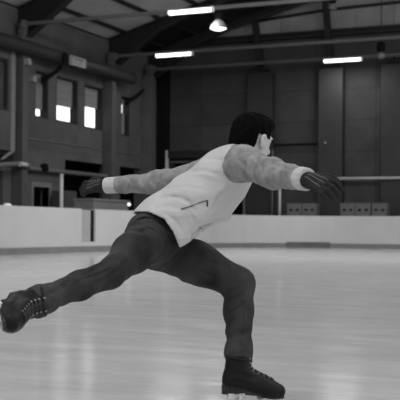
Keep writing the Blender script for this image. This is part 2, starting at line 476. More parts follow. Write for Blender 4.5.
# back wall with a doorway on its left
dz = hit_y(180, 163, YW).z
dho = (hit_y(172, 190, YW).x, hit_y(245, 190, YW).x, -.05, dz)
wb = wall_cells('y', YW, .4, XW - .38, 20, -.1, 9.85, [dho], M['wall_back'], 'wall_back')
tag(wb, 'tall grey panelled back wall of the hall', 'wall', kind='structure')
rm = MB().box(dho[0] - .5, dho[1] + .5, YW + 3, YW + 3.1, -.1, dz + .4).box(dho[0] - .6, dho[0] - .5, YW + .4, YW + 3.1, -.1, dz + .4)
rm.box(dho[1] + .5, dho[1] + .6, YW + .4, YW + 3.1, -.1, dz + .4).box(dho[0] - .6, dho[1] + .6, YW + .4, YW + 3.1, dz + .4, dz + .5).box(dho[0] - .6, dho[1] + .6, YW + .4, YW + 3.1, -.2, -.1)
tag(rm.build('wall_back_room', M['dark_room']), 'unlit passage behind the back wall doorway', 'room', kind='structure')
zf = hit_y(180, 151, YW).z
fr = MB().box(dho[0] - .05, dho[1], YW - .10, YW - .012, dz, dz + .10)
fr.box(dho[1] - .06, dho[1] + .06, YW - .1, YW - .012, -.06, dz)
tag(fr.build('door_2', M['frame_grey']), 'wide dark doorway in the back wall behind the skater', 'doorway', kind='structure')
xq = hit_y(166.3, 160, YW - .5).x; xq2 = hit_y(240, 160, YW - .5).x
po = MB().box(xq, xq + .13, YW - .6, YW - .48, -.06, zf)
po = po.build('canopy_frame', M['pipe_pale'])
tag(po, 'pale upright post of the dark canopy at the back doorway', 'canopy')
MB().box(xq + .13, xq2, YW - .62, YW - .05, zf - .40, zf, .01).build('fascia', M['steel_dark'], po)
MB().box(xq + .13, xq2, YW - .66, YW - .62, zf - .07, zf, .0).build('edge_rail', M['duct'], po)

# back wall columns, upper beam, gable cladding, posts
zt = [hit_y(259, 72.5, YW - .5).z, hit_y(330, 67.8, YW - .5).z, hit_y(394, 64, YW - .5).z]
back_cols = []
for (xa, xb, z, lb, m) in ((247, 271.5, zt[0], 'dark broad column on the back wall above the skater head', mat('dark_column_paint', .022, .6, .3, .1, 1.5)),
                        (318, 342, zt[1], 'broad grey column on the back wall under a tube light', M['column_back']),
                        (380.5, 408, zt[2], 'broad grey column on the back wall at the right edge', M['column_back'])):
    a, b_ = hit_y(xa, 140, YW - .5).x, hit_y(xb, 140, YW - .5).x
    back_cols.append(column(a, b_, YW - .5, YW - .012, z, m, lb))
    column(a - .10, a - .003, YW - .24, YW - .012, z - .1, M['steel_dark'], lb.replace('column', 'column edge shade strip').replace('broad ', ''), 'shade_strip')  # dark strip standing in for the shadow along the column's left edge
    bk = MB().box(a + .25, b_ - .35, YW - .42, YW - .1, z + .001, z + .18).tube([((a + b_) / 2, YW - .28, z + .15), ((a + b_) / 2, YW - .28, z + .42)], .12, 10)
    tag(bk.build('column_bracket', M['steel_dark']), 'dark bracket on top of the ' + {'above': 'dark column above the head', 'under': 'column under the right tube light', 'at': 'column at the right edge'}[lb.split('back wall')[-1].split()[0] if lb.split('back wall')[-1].split()[0] in ('above','under','at') else 'at'], 'bracket', 'column head brackets')
a, b_ = hit_y(157.5, 140, YW - .3).x, hit_y(167.5, 140, YW - .3).x
column(a, b_, YW - .3, YW - .012, 8.6, M['black'], 'black shade strip for the dark corner gap beside the corner column', 'shade_strip')  # solid black strip gives the corner gap its shade
zb2, zb3 = hit_y(300, 38, YW - .3).z, hit_y(300, 31.5, YW - .3).z
bm_ = MB().box(XW, 20, YW - .36, YW - .012, zb2, zb2 + .10).box(XW, 20, YW - .36, YW - .012, zb3 - .10, zb3).box(XW, 20, YW - .22, YW - .16, zb2 + .1, zb3 - .1)
tag(bm_.build('trim_4', M['steel_dark']), 'dark steel beam along the top of the back wall', 'beam', kind='structure')
gb = MB().prism([(XW - .38, 9.851), (20, 9.851), (20, roof_z(20)), (XW - .38, roof_z(XW - .38))], 'y', YW, YW + .4)
tag(gb.build('wall_gable', M['gable']), 'paler cladding of the gable above the back wall', 'wall', kind='structure')
for (xa, ya_, xb, yb_, lb) in ((254, 12, 262, 66, 'dark upright post on the gable above the dark column'), (325.5, 0, 331, 62, 'dark upright post on the gable above the middle column')):
    p, q = hit_y(xa, ya_, YW - .42), hit_y(xb, yb_, YW - .42)
    dv = (p - q).normalized(); p2 = p + dv * 2.0
    if p2.z > roof_z(p2.x) - .35: p2 = q + dv * ((roof_z(q.x) - .35 - q.z) / dv.z)
    po = MB()
    po.prism([(q.x - .13, q.z), (q.x + .13, q.z), (p2.x + .13, p2.z), (p2.x - .13, p2.z)], 'y', YW - .62, YW - .37)
    tag(po.build('gable_post', M['steel_dark']), lb, 'post', 'gable posts')
gr = MB()
P3 = [hit_y(258, 21, YW - .08), hit_y(330, 9.5, YW - .08), hit_y(400, 2.0, YW - .08), hit_y(440, -2, YW - .08)]
gr.tube(P3, .07, 8)
tag(gr.build('trim_5', M['steel_dark']), 'thin dark rail rising across the gable cladding', 'rail', kind='structure')

# roof, purlins and portal frames
RB = hit_x(116, 100, XW + .4).y
rf = MB().prism([(XW - .8, roof_z(XW - .8)), (8, roof_z(8)), (8, roof_z(8) + .18), (XW - .8, roof_z(XW - .8) + .18)], 'y', 4, RB)
tag(rf.build('ceiling', M['roof']), 'pale ribbed underside of the sloping roof', 'ceiling', kind='structure')
rf = MB().prism([(XW - .8, roof_z(XW - .8)), (8, roof_z(8)), (8, roof_z(8) + .18), (XW - .8, roof_z(XW - .8) + .18)], 'y', RB + .002, YW + .6)  # end bay gets the dark frame material instead of pale panels
tag(rf.build('ceiling_end_bay', M['steel_dark']), 'dark underside of the last roof bay before the gable', 'ceiling', kind='structure')
eav = MB().box(XW - .38, XW + .0, 4, YW - .001, 9.251, roof_z(XW) - .02)
tag(eav.build('trim_6', M['steel_dark']), 'dark eaves strip between left wall and roof', 'eaves', kind='structure')
fr_y = [hit_x(26, 100, XW + .4).y, hit_x(116, 100, XW + .4).y, YW - 1.05]
for k in range(9):
    x = XW + .9 + k * 1.75
    z = roof_z(x)
    pu = MB().box(x - .09, x + .09, 6, YW - .05, z - .125, z - .012)
    tag(pu.build('roof_purlin', M['steel_dark']), 'dark roof purlin running lengthwise under the pale roof panels', 'purlin', 'roof purlins', 'structure')
def frame(Y, label):
    bot = [(XW + .06, 8.16), (XW + .55, 8.16), (XW + 2.45, 9.52), (XW + 4.3, 10.23), (XW + 8, 11.15), (XW + 16, 13.35), (XW + 24, 15.6)]
    top = [(x, roof_z(x) - .14) for x in (XW + 24, XW + .06)]
    root = MB().prism(bot + top, 'y', Y - .05, Y + .05).build('roof_frame', M['steel_dark'])
    fl = MB(); wdt = .17
    for (x0, z0), (x1, z1) in zip(bot[1:], bot[2:]):
        fl.prism([(x0, z0 - .06), (x1, z1 - .06), (x1, z1), (x0, z0)], 'y', Y - wdt, Y + wdt)
    fl.build('bottom_flange', M['steel_mid'], root)
    tf = MB()
    (x0, z0), (x1, z1) = top
    tf.prism([(x0, z0), (x1, z1), (x1, z1 + .05), (x0, z0 + .05)], 'y', Y - wdt, Y + wdt)
    tf.build('top_flange', M['steel_dark'], root)
    st = MB()
    for k in range(6):
        xx = XW + 2.5 + 3 * k
        st.box(xx - .02, xx + .02, Y - wdt + .01, Y + wdt - .01, np.interp(xx, [p[0] for p in bot], [p[1] for p in bot]), roof_z(xx) - .14)
    st.build('stiffener', M['steel_dark'], root)
    tag(root, label, 'roof frame', 'roof frames')
frame(fr_y[0], 'dark haunched roof frame nearest, rising from the left wall column')
frame(fr_y[1], 'dark haunched roof frame rising from the second wall column')
frame(fr_y[2], 'dark haunched roof frame farthest, in front of the pale gable')

# horizontal tie pipes, carrying lights
tie = []
for (Y, px, py, lb) in ((fr_y[0] - .35, 140, 14.2, 'thin grey tie pipe nearest, holding the uppermost tube light'),
                        (fr_y[1] - .35, 300, 43.7, 'grey tie pipe crossing the hall at middle distance'),
                        (fr_y[2] + .1 - .45, 300, 60.5, 'grey tie pipe farthest, close to the back wall')):
    z = hit_y(px, py, Y).z
    tp = MB().tube([(XW + .5, Y, z), (8, Y, z)], .075, 10)
    tp.box(XW + .44, XW + .6, Y - .12, Y + .12, z - .14, z + .14)
    tag(tp.build('tie_pipe', M['pipe']), lb, 'tie pipe', 'tie pipes across the hall')
    tie.append((Y, z))
def tube_light(pxa, pya, pxb, pyb, Y, z, label):
    a, b = hit_y(pxa, pya, Y - .24), hit_y(pxb, pyb, Y - .24)
    zc = (a.z + b.z) / 2
    r = empty('tube_light', ((a.x + b.x) / 2, Y - .24, zc)); h = (b.x - a.x) / 2
    MB().box(-h, h, -.07, .09, .04, .12, .01).build('housing', M['shade'], r)
    for s in (-1, 1):
        MB().tube([(-h + .03, .05 * s - .03, 0), (h - .03, .05 * s - .03, 0)], .062, 10).build('tube', M['tube'], r)
    for xa in (-h - .01, h - .03):
        MB().box(xa, xa + .04, -.12, .09, -.07, .10).build('end_cap', M['white'], r)
    for xa in (-h * .6, h * .6):
        MB().box(xa, xa + .04, .085, .168, .05, .10).build('hanger', M['steel_mid'], r)
    tag(r, label, 'tube light', 'lit tube lights')
    L = bpy.data.lights.new('tube_glow', 'AREA'); L.shape = 'RECTANGLE'; L.size = 2 * h; L.size_y = .15; L.energy = TUBE_W
    lo = bpy.data.objects.new('tube_glow', L); COL.objects.link(lo); lo.parent = r; lo.location = (0, -.02, -.10)
TUBE_W = 90
tube_light(169.3, 13.7, 213, 9.3, tie[0][0], tie[0][1], 'lit tube light at the top centre, nearest of the three')
tube_light(156.5, 55.8, 192.5, 54.0, tie[1][0], tie[1][1], 'lit tube light near the hall corner, lower left of the dome lamp')
tube_light(324.2, 61.2, 362, 59.4, tie[2][0], tie[2][1], 'lit tube light over the broad grey back wall column')

def dome_lamp(p, rad, lit, label, rod):
    r = empty('dome_lamp', p)
    sh = MB().lathe([(rad, 0), (rad * .97, .06), (rad * .80, rad * .55), (rad * .45, rad * .95), (rad * .30, rad * 1.05), (0, rad * 1.06)], (0, 0, 0))
    sh.build('lamp_shade', M['shade'], r, True)
    MB().lathe([(0, -.07), (rad * .5, -.05), (rad * .93, .01), (rad * .93, .03), (0, .035)], (0, 0, 0)).build('diffuser', M['bulb'] if lit else M['shade'], r, True)
    MB().lathe([(0, rad * 1.05), (.09, rad * 1.05), (.14, rad * 1.2), (.18, rad * 1.2 + .12), (.18, rad * 1.2 + .24), (.13, rad * 1.2 + .36), (0, rad * 1.2 + .42)], (0, 0, 0), 14).build('ballast', M['black'], r, True)
    MB().tube([(0, 0, rad * 1.2 + .40), (0, 0, rod)], .02, 6).build('rod', M['steel_dark'], r)
    tag(r, label, 'lamp', 'dome pendant lamps')
    if lit:
        L = bpy.data.lights.new('dome_glow', 'AREA'); L.shape = 'DISK'; L.size = rad * 1.6; L.energy = 120
        lo = bpy.data.objects.new('dome_glow', L); COL.objects.link(lo); lo.parent = r; lo.location = (0, 0, -.10)
p = hit_y(218.3, 28.8, tie[0][0] + .4); dome_lamp(p, .31, True, 'lit metal dome lamp hanging right of the uppermost tube light', roof_z(p.x) - p.z - .004)
p = hit_y(332.5, 8.5, tie[1][0] + 1.2); dome_lamp(p, .20, False, 'unlit pale dome lamp hanging near the top edge by the gable post', roof_z(p.x) - p.z - .004)
p = hit_y(381, 57, tie[1][0] + .8); dome_lamp(p, .19, False, 'unlit dome lamp with a round black ballast near the right edge', roof_z(p.x) - p.z - .004)

# pipes and poles on the back wall
zp = hit_y(370, 178.4, YW - .72).z
pp = MB().tube([(hit_y(300, 178, YW - .72).x, YW - .72, zp), (14, YW - .72, zp)], .068, 12)
for px in (326, 392):
    x = hit_y(px, 178, YW - .72).x
    pp.box(x - .05, x + .05, YW - .72, YW - .5, zp - .03, zp + .03)
tag(pp.build('hand_rail', M['pipe_pale'], smooth=True), 'long pale horizontal rail in front of the back wall columns', 'rail')
zp = hit_y(300, 144.3, YW - .1).z
pp = MB().tube([(hit_y(272, 145, YW - .1).x, YW - .1, zp), (hit_y(317, 145, YW - .1).x, YW - .1, zp)], .05, 8)
tag(pp.build('wall_pipe', M['black']), 'thin black pipe on the back wall right of the head', 'pipe')
p = hit_y(325.5, 143, YW - .5)
nb = MB().lathe([(0, 0), (.06, .0), (.07, .05), (.03, .12), (0, .12)], (p.x, YW - .57, p.z - .06), 10)
nb.build('knob', M['frame_grey'], back_cols[1], smooth=True)
for (px, pt, w, z0, m, lb) in ((280, 176, .055, -.06, M['pipe_pale'], 'pale thin pole before the back wall below the stretched arm'),
                               (272.8, 149.5, .04, -.06, M['pipe'], 'short grey pole top beside the skater face')):
    q = hit_y(px, pt, YW - .9)
    o = MB().tube([(q.x, q.y, -.06), (q.x, q.y, q.z)], w, 10).lathe([(.14, 0), (.14, .04), (0, .04)], (q.x, q.y, -.06), 12)
    tag(o.build('pole', m, smooth=True), lb, 'pole')

# row of five boxes behind the boards, on a long bench
YX = YW - 2.2
bz1 = hit_y(300, 203.4, YX).z
xa, xb = hit_y(284, 210, YX).x, hit_y(390, 210, YX).x
zbox = bz1 - .62
bn = MB().box(xa, xb, YX - .02, YX + .7, zbox - .08, zbox - .002, .01)
bench = bn.build('box_bench', M['cabinet'])
tag(bench, 'low dark bench carrying the row of grey boxes', 'bench')
for x in (xa + .1, (xa + xb) / 2, xb - .2):
    for y in (YX + .04, YX + .56):
        MB().box(x, x + .1, y, y + .1, -.064, zbox - .08).build('leg', M['cabinet'], bench)
box0 = None
names = ['grey two-holed box, leftmost in the row behind the boards', 'grey two-holed box touching the leftmost box on its right',
         'grey two-holed box, first right of the broad column', 'grey two-holed box, middle of the three right of the column', 'grey two-holed box at the right end of the row']
for i, (a, b_) in enumerate(((287, 301.3), (301.9, 316.3), (340.8, 354.3), (356.2, 369.5), (372, 386.6))):
    x0, x1 = hit_y(a, 210, YX).x, hit_y(b_, 210, YX).x
    if box0 is None:
        w = x1 - x0; h = .62
        box0 = MB().box(-w / 2, w / 2, 0, .5, 0, h, .015).build('storage_box', M['box'])
        for s in (-1, 1):
            MB().prism([(s * w * .22 + .075 * math.cos(k * math.pi / 6), h - .29 + .055 * math.sin(k * math.pi / 6)) for k in range(12)], 'y', -.012, .01).build('hole', M['black'], box0)
        MB().box(-w / 2 - .004, w / 2 + .004, -.008, .5, h - .05, h + .006, .004).build('lid', M['box'], box0)
        o = box0
    else:
        o = copy_tree(box0)
    o.location = ((x0 + x1) / 2, YX, zbox)
    tag(o, names[i], 'box', 'grey boxes behind the boards')

# low containers between left wall and boards
xx = XB - 2.2
a, b_ = hit_x(74, 198.5, xx - .8), hit_x(129.5, 200, xx)
bx = MB().box(xx - .8, xx, a.y, b_.y, -.064, a.z - .08, .02).build('bench_box', M['bench'])
tag(bx, 'long low grey box behind the boards under the far hand', 'box')
MB().box(xx - .83, xx + .03, a.y - .02, b_.y + .02, a.z - .08, a.z, .015).build('lid', M['bench'], bx)
a, b_ = hit_x(64.5, 190.5, XW + .9), hit_x(77, 190, XW + .9)
cb = MB().box(XW + .3, XW + .9, a.y, b_.y, -.064, a.z, .02).build('cabinet', M['cabinet'])
tag(cb, 'dark grey cabinet beside the pale upright pipe', 'cabinet')
MB().box(XW + .9, XW + .92, a.y + .08, b_.y - .08, .1, a.z - .1, .005).build('door', M['cabinet'], cb)
q = hit_x(129, 204.5, XB - 1.4)
gl = MB().lathe([(0, -.06), (.035, -.05), (.055, -.02), (.055, .02), (.035, .05), (0, .06)], q, 14).build('ball_lamp', emis('small_lamp', .9, 1.2), smooth=True)
tag(gl, 'small bright round lamp on a dark post beside the jeans', 'lamp')
MB().tube([(q.x, q.y, -.064), (q.x, q.y, q.z - .05)], .04, 8).build('post', M['black'], gl)

# rink boards: straight left run with a gate, rounded corner, straight back run
def path_run(pl, z0, z1, t, name, m, parent):
    """vertical band of thickness t (outwards) following a plan polyline"""
    bm = bmesh.new(); rows = []
    n = len(pl)
    for i, p in enumerate(pl):
        a = Vector(pl[max(i - 1, 0)]); b = Vector(pl[min(i + 1, n - 1)])
        d = (b - a).normalized(); nv = Vector((-d.y, d.x))
        q = Vector(p) + nv * t
        rows.append([bm.verts.new((p[0], p[1], z0)), bm.verts.new((p[0], p[1], z1)), bm.verts.new((q.x, q.y, z1)), bm.verts.new((q.x, q.y, z0))])
    for a, b in zip(rows, rows[1:]):
        for k in range(4):
            bm.faces.new((a[k], b[k], b[(k + 1) % 4], a[(k + 1) % 4]))
    bm.faces.new(rows[0]); bm.faces.new(rows[-1][::-1])
    bmesh.ops.recalc_face_normals(bm, faces=bm.faces[:])
    me = bpy.data.meshes.new(name); bm.to_mesh(me); bm.free()
    return link(name, me, m, parent)
y_in = 2.0
g0, g1, g2 = hit_x(81.8, 225, XB).y, hit_x(92, 225, XB).y, hit_x(95.6, 225, XB).y
zth = hit_x(88, 241.8, XB).z
KZ = .19
barrier = empty('rink_barrier', (XB, g0, 0))
def off(pl): return [(x - XB, y - g0) for x, y in pl]
path_run(off([(XB, y_in), (XB, g0)]), KZ, BH, .14, 'board_panel', M['board'], barrier)
path_run(off([(XB, g0), (XB, g2)]), KZ, zth, .14, 'threshold', M['board'], barrier)
arc = pts
path_run(off([(XB, g2), (XB, YB - RC - .01)] ), KZ, BH, .14, 'board_panel', M['board'], barrier)
path_run(off(arc), KZ, BH, .14, 'corner_panel', M['board'], barrier)
path_run(off([(XB + RC + .002, YB), (15.9, YB)]), KZ, BH, .14, 'board_panel', M['board'], barrier)
path_run(off([(XB + .012, y_in), (XB + .012, YB - RC)] + [(x + .012 * (1 if x < XB + 1 else .5), y - .012) for x, y in arc[1:]] + [(15.9, YB - .012)]), 0.002, KZ, .16, 'kick_strip', M['kick'], barrier)
path_run(off([(XB, y_in), (XB, g0)]), BH, BH + .03, .16, 'cap_rail', M['board'], barrier)
path_run(off([(XB, g2), (XB, YB - RC - .01)] + arc[1:] + [(15.9, YB)]), BH, BH + .03, .16, 'cap_rail', M['board'], barrier)
# gate leaf set back behind the opening, with a dark gap at its hinge side
MB().box(-.13, -.05, .004, g1 - g0, zth + .004, BH + .0, .01).build('gate', M['board_gate'], barrier)
hg = MB().box(-.135, -.06, g1 - g0 + .004, g2 - g0 - .004, zth + .004, BH, .0).build('hinge_post', M['black'], barrier)
for zz in (zth + .45, BH - .15): MB().box(-.06, -.035, g1 - g0 + .1, g2 - g0 - .1, zz, zz + .10).build('hinge', M['steel_mid'], hg)
tag(barrier, 'long white rink boards with a grey kick strip and one gate', 'barrier')
run = [(XB + RC - (RC - .03) * math.cos(a), YB - RC + (RC - .03) * math.sin(a)) for a in np.linspace(0, math.pi / 2, 40)] + [(XB + RC + k * .25, YB - .03) for k in range(1, 14)]
def pix_x(x, y): v = np.array([x, y, 0]); return CX + FPX * (v @ RT) / (v @ DP)
run = [q for q in run if 284 < pix_x(*q) < 331 and q[1] > YB - RC * .7]
path_run(off(run), .003, KZ + .045, .022, 'rubber_strip', M['rubber'], barrier)
p = hit_y(236, 247, YB); 
q = hit_x(7.5, 206.2, XB - .08)
lm = MB().lathe([(0.07, 0), (.075, .02), (.06, .045), (.03, .06), (0, .065)], (XB - .08, q.y, BH + .031), 12)
for v in lm.bm.verts: v.co.y = q.y + (v.co.y - q.y) * 2.2
tag(lm.build('snow_lump', M['white'], smooth=True), 'small white lump lying on the boards at the left edge', 'snow')

# ------------------------------------------------------------------ distance-field modelling for the skater
class Field:
    def __init__(s): s.ops = []; s.lo = np.full(3, 1e9); s.hi = np.full(3, -1e9)
    def _bb(s, *pr):
        for p, r in pr:
            s.lo = np.minimum(s.lo, np.asarray(p) - r); s.hi = np.maximum(s.hi, np.asarray(p) + r)
    def cone(s, a, b, ra, rb, k=.02, axis=None, ratio=1.0):
        a, b = np.array(a, float), np.array(b, float)
        ax = None if axis is None else np.array(axis, float) / np.linalg.norm(axis)
        s._bb((a, ra * max(1, ratio)), (b, rb * max(1, ratio)))
        def f(P):
            Q = P - a; B = b - a
            if ax is not None:
                c = (1 / ratio - 1)
                Q = Q + (Q @ ax)[:, None] * c * ax; B = B + (B @ ax) * c * ax
            t = np.clip(Q @ B / (B @ B), 0, 1)
            return np.linalg.norm(Q - t[:, None] * B, axis=1) - (ra + (rb - ra) * t)
        s.ops.append((f, k)); return s
    def ell(s, c, rad, axes=None, k=.02):
        c = np.array(c, float); rad = np.array(rad, float)
        A = np.eye(3) if axes is None else np.array(axes, float)
        s._bb((c, rad.max()))
        def f(P):
            q = (P - c) @ A.T
            k0 = np.linalg.norm(q / rad, axis=1); k1 = np.linalg.norm(q / rad ** 2, axis=1)
            return k0 * (k0 - 1) / np.maximum(k1, 1e-6)
        s.ops.append((f, k)); return s
    def chain(s, pts, rs, k=.02, **kw):
        for i in range(len(pts) - 1): s.cone(pts[i], pts[i + 1], rs[i], rs[i + 1], k, **kw)
        return s
    def __call__(s, P):
        d = None
        for f, k in s.ops:
            e = f(P)
            if d is None: d = e
            else:
                h = np.clip(.5 + .5 * (e - d) / k, 0, 1)
                d = e * h + d * (1 - h) - 0  # placeholder, replaced below
                d = d
        return d
def smooth_eval(s, P):
    d = None
    for f, k in s.ops:
        e = f(P)
        if d is None: d = e
        else:
            h = np.maximum(k - np.abs(d - e), 0) / k
            d = np.minimum(d, e) - h * h * k * .25
    return d
Field.__call__ = smooth_eval

def mesh_field(fn, lo, hi, h, name, m, parent, smooth=True):
    lo = np.asarray(lo, float) - 3 * h; hi = np.asarray(hi, float) + 3 * h
    n = np.ceil((hi - lo) / h).astype(int) + 1
    gx, gy, gz = [lo[i] + h * np.arange(n[i]) for i in range(3)]
    F = np.empty(n)
    for i in range(n[0]):
        Y, Z = np.meshgrid(gy, gz, indexing='ij')
        P = np.stack([np.full(Y.size, gx[i]), Y.ravel(), Z.ravel()], 1)
        F[i] = fn(P).reshape(n[1], n[2])
    ins = F < 0
    nc = n - 1
    sm = np.zeros(list(nc) + [3]); cnt = np.zeros(nc)
    idx = np.stack(np.meshgrid(*[np.arange(q) for q in nc], indexing='ij'), -1).astype(float)
    cor = [(i, j, k) for i in (0, 1) for j in (0, 1) for k in (0, 1)]
    def sub(A, c): return A[c[0]:c[0] + nc[0], c[1]:c[1] + nc[1], c[2]:c[2] + nc[2]]
    for a in cor:
        for ax in range(3):
            if a[ax]: continue
            b = list(a); b[ax] = 1
            fa, fb = sub(F, a), sub(F, b)
            x = (fa < 0) != (fb < 0)
            t = np.where(x, fa / np.where(x, fa - fb, 1), 0)
            for q in range(3):
                sm[..., q] += np.where(x, a[q] + (t if q == ax else 0), 0)
            cnt += x
    act = cnt > 0
    vid = -np.ones(nc, int); vid[act] = np.arange(act.sum())
    V = (idx[act] + sm[act] / cnt[act][:, None]) * h + lo
    faces = []
    for ax in range(3):
        u, v = (ax + 1) % 3, (ax + 2) % 3
        sl0 = [slice(None)] * 3; sl1 = [slice(None)] * 3
        sl0[ax] = slice(0, n[ax] - 1); sl1[ax] = slice(1, n[ax])
        A, B = ins[tuple(sl0)], ins[tuple(sl1)]
        I = np.argwhere(A != B)
        I = I[(I[:, u] > 0) & (I[:, v] > 0) & (I[:, u] < n[u] - 1) & (I[:, v] < n[v] - 1)]
        flip = A[tuple(I.T)]
        def g(du, dv):
            J = I.copy(); J[:, u] -= du; J[:, v] -= dv
            return vid[tuple(J.T)]
        q = np.stack([g(0, 0), g(1, 0), g(1, 1), g(0, 1)], 1)
        q = np.where(flip[:, None], q[:, [0, 1, 2, 3]], q[:, ::-1])
        faces.append(q)
    Fc = np.concatenate(faces)
    Fc = Fc[(Fc >= 0).all(1)]
    me = bpy.data.meshes.new(name)
    me.from_pydata(V.tolist(), [], Fc.tolist()); me.update()
    return link(name, me, m, parent, smooth)

# ------------------------------------------------------------------ the skater
LX, LY = 0.26, 4.25                                  # root: sideways / depth of the standing skate
root_w = RT * LX + DP * LY
def L(px, py, d):
    u, v = uv(px, py)
    return np.array([u * d - LX, d - LY, CAMH - v * d])
def unit(v): v = np.array(v, float); return v / np.linalg.norm(v)
def surf(fn, px, py, d0=3.2, d1=5.2, lift=.002):
    ds = np.arange(d0, d1, .003)
    P = np.array([L(px, py, d) for d in ds])
    f = fn(P); i = np.argmax(f < lift)
    if not (f < lift).any(): i = np.argmin(f)
    return Vector(P[i])

# joints
hipR, kneeR, ankR = L(152, 236, 4.24), L(111, 273.5, 3.88), L(31, 304, 3.58)
hipL, kneeL, ankL = L(158, 246, 4.40), L(238.5, 283.5, 4.42), L(239, 364, 4.24)
pel = L(157, 231, 4.31)
hem = L(168, 228, 4.31); mid = L(198, 203, 4.31); chest = L(223, 178, 4.31); neckb = L(237, 162, 4.32)
shR, elR, wrR = L(243, 163.5, 4.13), L(273, 173.5, 3.90), L(304, 179.0, 3.68)
shL, elL, wrL = L(207, 174, 4.48), L(160, 182.5, 4.62), L(107, 185.5, 4.74)
headc = L(252.0, 139.5, 4.37)
axis_t = unit(chest - hem)
rt = np.array([.25, -.95, -.12]); rt = unit(rt - axis_t * (rt @ axis_t))
fr_t = np.cross(axis_t, rt)                          # points to the chest front (down and right)
if fr_t[2] > 0: fr_t = -fr_t

def crease(lines, d, depth, width):
    '''soft sewn-in folds: grooves with a raised lip along polylines on the near side of a garment'''
    segs = []
    for ln in lines:
        q = [L(x, y, d)[[0, 2]] for x, y in ln]
        segs.append((q, L(*ln[0], d)[1]))
    def f(P):
        Q = P[:, [0, 2]]; o = np.zeros(len(Q))
        for q, _ in segs:
            dm = np.full(len(Q), 1e9); sg = np.zeros(len(Q)); tt = np.zeros(len(Q)); n = len(q) - 1
            for i in range(n):
                e = q[i + 1] - q[i]; w = Q - q[i]
                t = np.clip(w @ e / (e @ e), 0, 1); r = w - t[:, None] * e
                dd = np.linalg.norm(r, axis=1); k = dd < dm
                dm = np.where(k, dd, dm); sg = np.where(k, np.sign(e[0] * r[:, 1] - e[1] * r[:, 0]), sg); tt = np.where(k, (i + t) / n, tt)
            s_ = dm * sg / width
            o += depth * (1.5 * s_ + .6) * np.exp(-s_ ** 2 * .9) * np.sin(np.pi * np.clip(tt, .02, .98)) ** .6
        return o
    return f
jk_crease = crease([[(146, 203), (165, 199), (186, 198)], [(152, 211), (168, 208), (180, 211)], [(163, 190), (185, 188), (206, 192)], [(170, 197), (188, 203), (196, 214)],
                    [(186, 172), (204, 172), (222, 178)], [(200, 160), (214, 160), (226, 163)], [(232, 184), (220, 194), (208, 213)], [(243, 186), (234, 198), (222, 212)],
                    [(164, 214), (175, 222), (183, 236)], [(190, 214), (194, 224), (190, 236)]], 4.2, .0052, .009)
sl_crease = crease([[(236, 158), (246, 168), (250, 178)], [(250, 154), (258, 166), (260, 180)], [(266, 158), (270, 168), (278, 172)], [(262, 178), (274, 172), (288, 174)],
                    [(280, 164), (284, 172), (282, 184)], [(290, 166), (294, 176), (293, 186)]], 4.0, .0050, .008)
sll_crease = crease([[(124, 176), (130, 183), (128, 192)], [(138, 174), (142, 184), (148, 192)], [(152, 172), (150, 182), (158, 190)], [(164, 172), (160, 180), (166, 188)]], 4.65, .0055, .010)
jn_crease = crease([[(134, 218), (146, 221), (162, 231)], [(130, 226), (146, 226), (160, 236)], [(126, 236), (142, 232), (152, 240)], [(168, 236), (162, 250), (146, 264)],
                    [(176, 252), (166, 262), (150, 270)], [(120, 252), (108, 262), (94, 270)], [(128, 262), (110, 275), (92, 283)], [(84, 272), (72, 282), (58, 290)]], 4.05, .0062, .009)
jl_crease = crease([[(186, 254), (206, 262), (226, 268)], [(184, 268), (204, 274), (222, 284)], [(222, 296), (236, 288), (252, 276)], [(224, 301), (240, 294), (253, 286)], [(228, 312), (238, 306), (250, 298)],
                    [(226, 338), (236, 334), (249, 331)]], 4.3, .0062, .009)

# --- jacket field
J = Field()
J.chain([hem - axis_t * .09, hem, mid, chest], [.140, .137, .125, .108], .05, axis=rt, ratio=1.22)
J.cone(chest, neckb - axis_t * .015, .104, .066, .06, axis=rt, ratio=1.35)
J.cone(mid + fr_t * .03, hem + fr_t * .05 + axis_t * .03, .10, .085, .06, axis=rt, ratio=1.25)
J.chain([neckb - axis_t * .03, shR], [.072, .066], .05)
J.chain([neckb - axis_t * .03, shL], [.072, .062], .05)
J.chain([shR, elR, wrR], [.066, .052, .042], .04)
J.chain([shL, elL, wrL], [.062, .049, .037], .04)
fcR, fcL = unit(wrR - elR), unit(wrL - elL)
arms = Field().chain([shR, elR, wrR], [.05] * 3).chain([shL, elL, wrL], [.05] * 3)
def seg_t(P, a, b):
    B = b - a; return (P - a) @ B / np.linalg.norm(B)
def jacket_wr(P):
    d = J(P)
    # drawn folds: long creases towards the armpit on the torso, rings on the sleeves
    u = (P - hem) @ axis_t; v = (P - hem) @ fr_t; w = (P - hem) @ rt
    ph = 60 * v + 26 * u + 3 * np.sin(9 * u + 14 * w)
    fold = .0028 * np.sin(ph) * np.clip(1 - np.abs(u - .18) / .32, 0, 1) + .0020 * np.sin(46 * u - 30 * v + 2 * np.sin(20 * w))
    tr_, tl_ = seg_t(P, shR, wrR), seg_t(P, shL, wrL)
    onR = (tr_ > .05); onL = (tl_ > .06)
    ring = .0045 * np.sin(95 * tr_ + 25 * (P @ np.array([.3, .2, 1])) + 1.5 * np.sin(31 * tr_)) 
    ringL = .0045 * np.sin(80 * tl_ + 30 * (P @ np.array([.5, .2, 1])) + 1.5 * np.sin(27 * tl_))
    return d + np.where(onR, ring * .45 + sl_crease(P), np.where(onL, ringL * .5 + sll_crease(P), fold + jk_crease(P)))
seamR = L(229, 160, 4.12); nR = unit([.93, -.28, .05])
nL = unit(shL - shR); seamL = shL - nL * .035
hem_line = [(100, 200), (132, 211), (150, 212.5), (165, 219), (174, 232), (180, 247.5), (189, 242.5), (200, 232.5), (219, 222.5), (260, 215), (260, 330), (60, 330), (60, 205)]
hem_poly = np.array([L(x, y, 4.24)[[0, 2]] for x, y in hem_line])
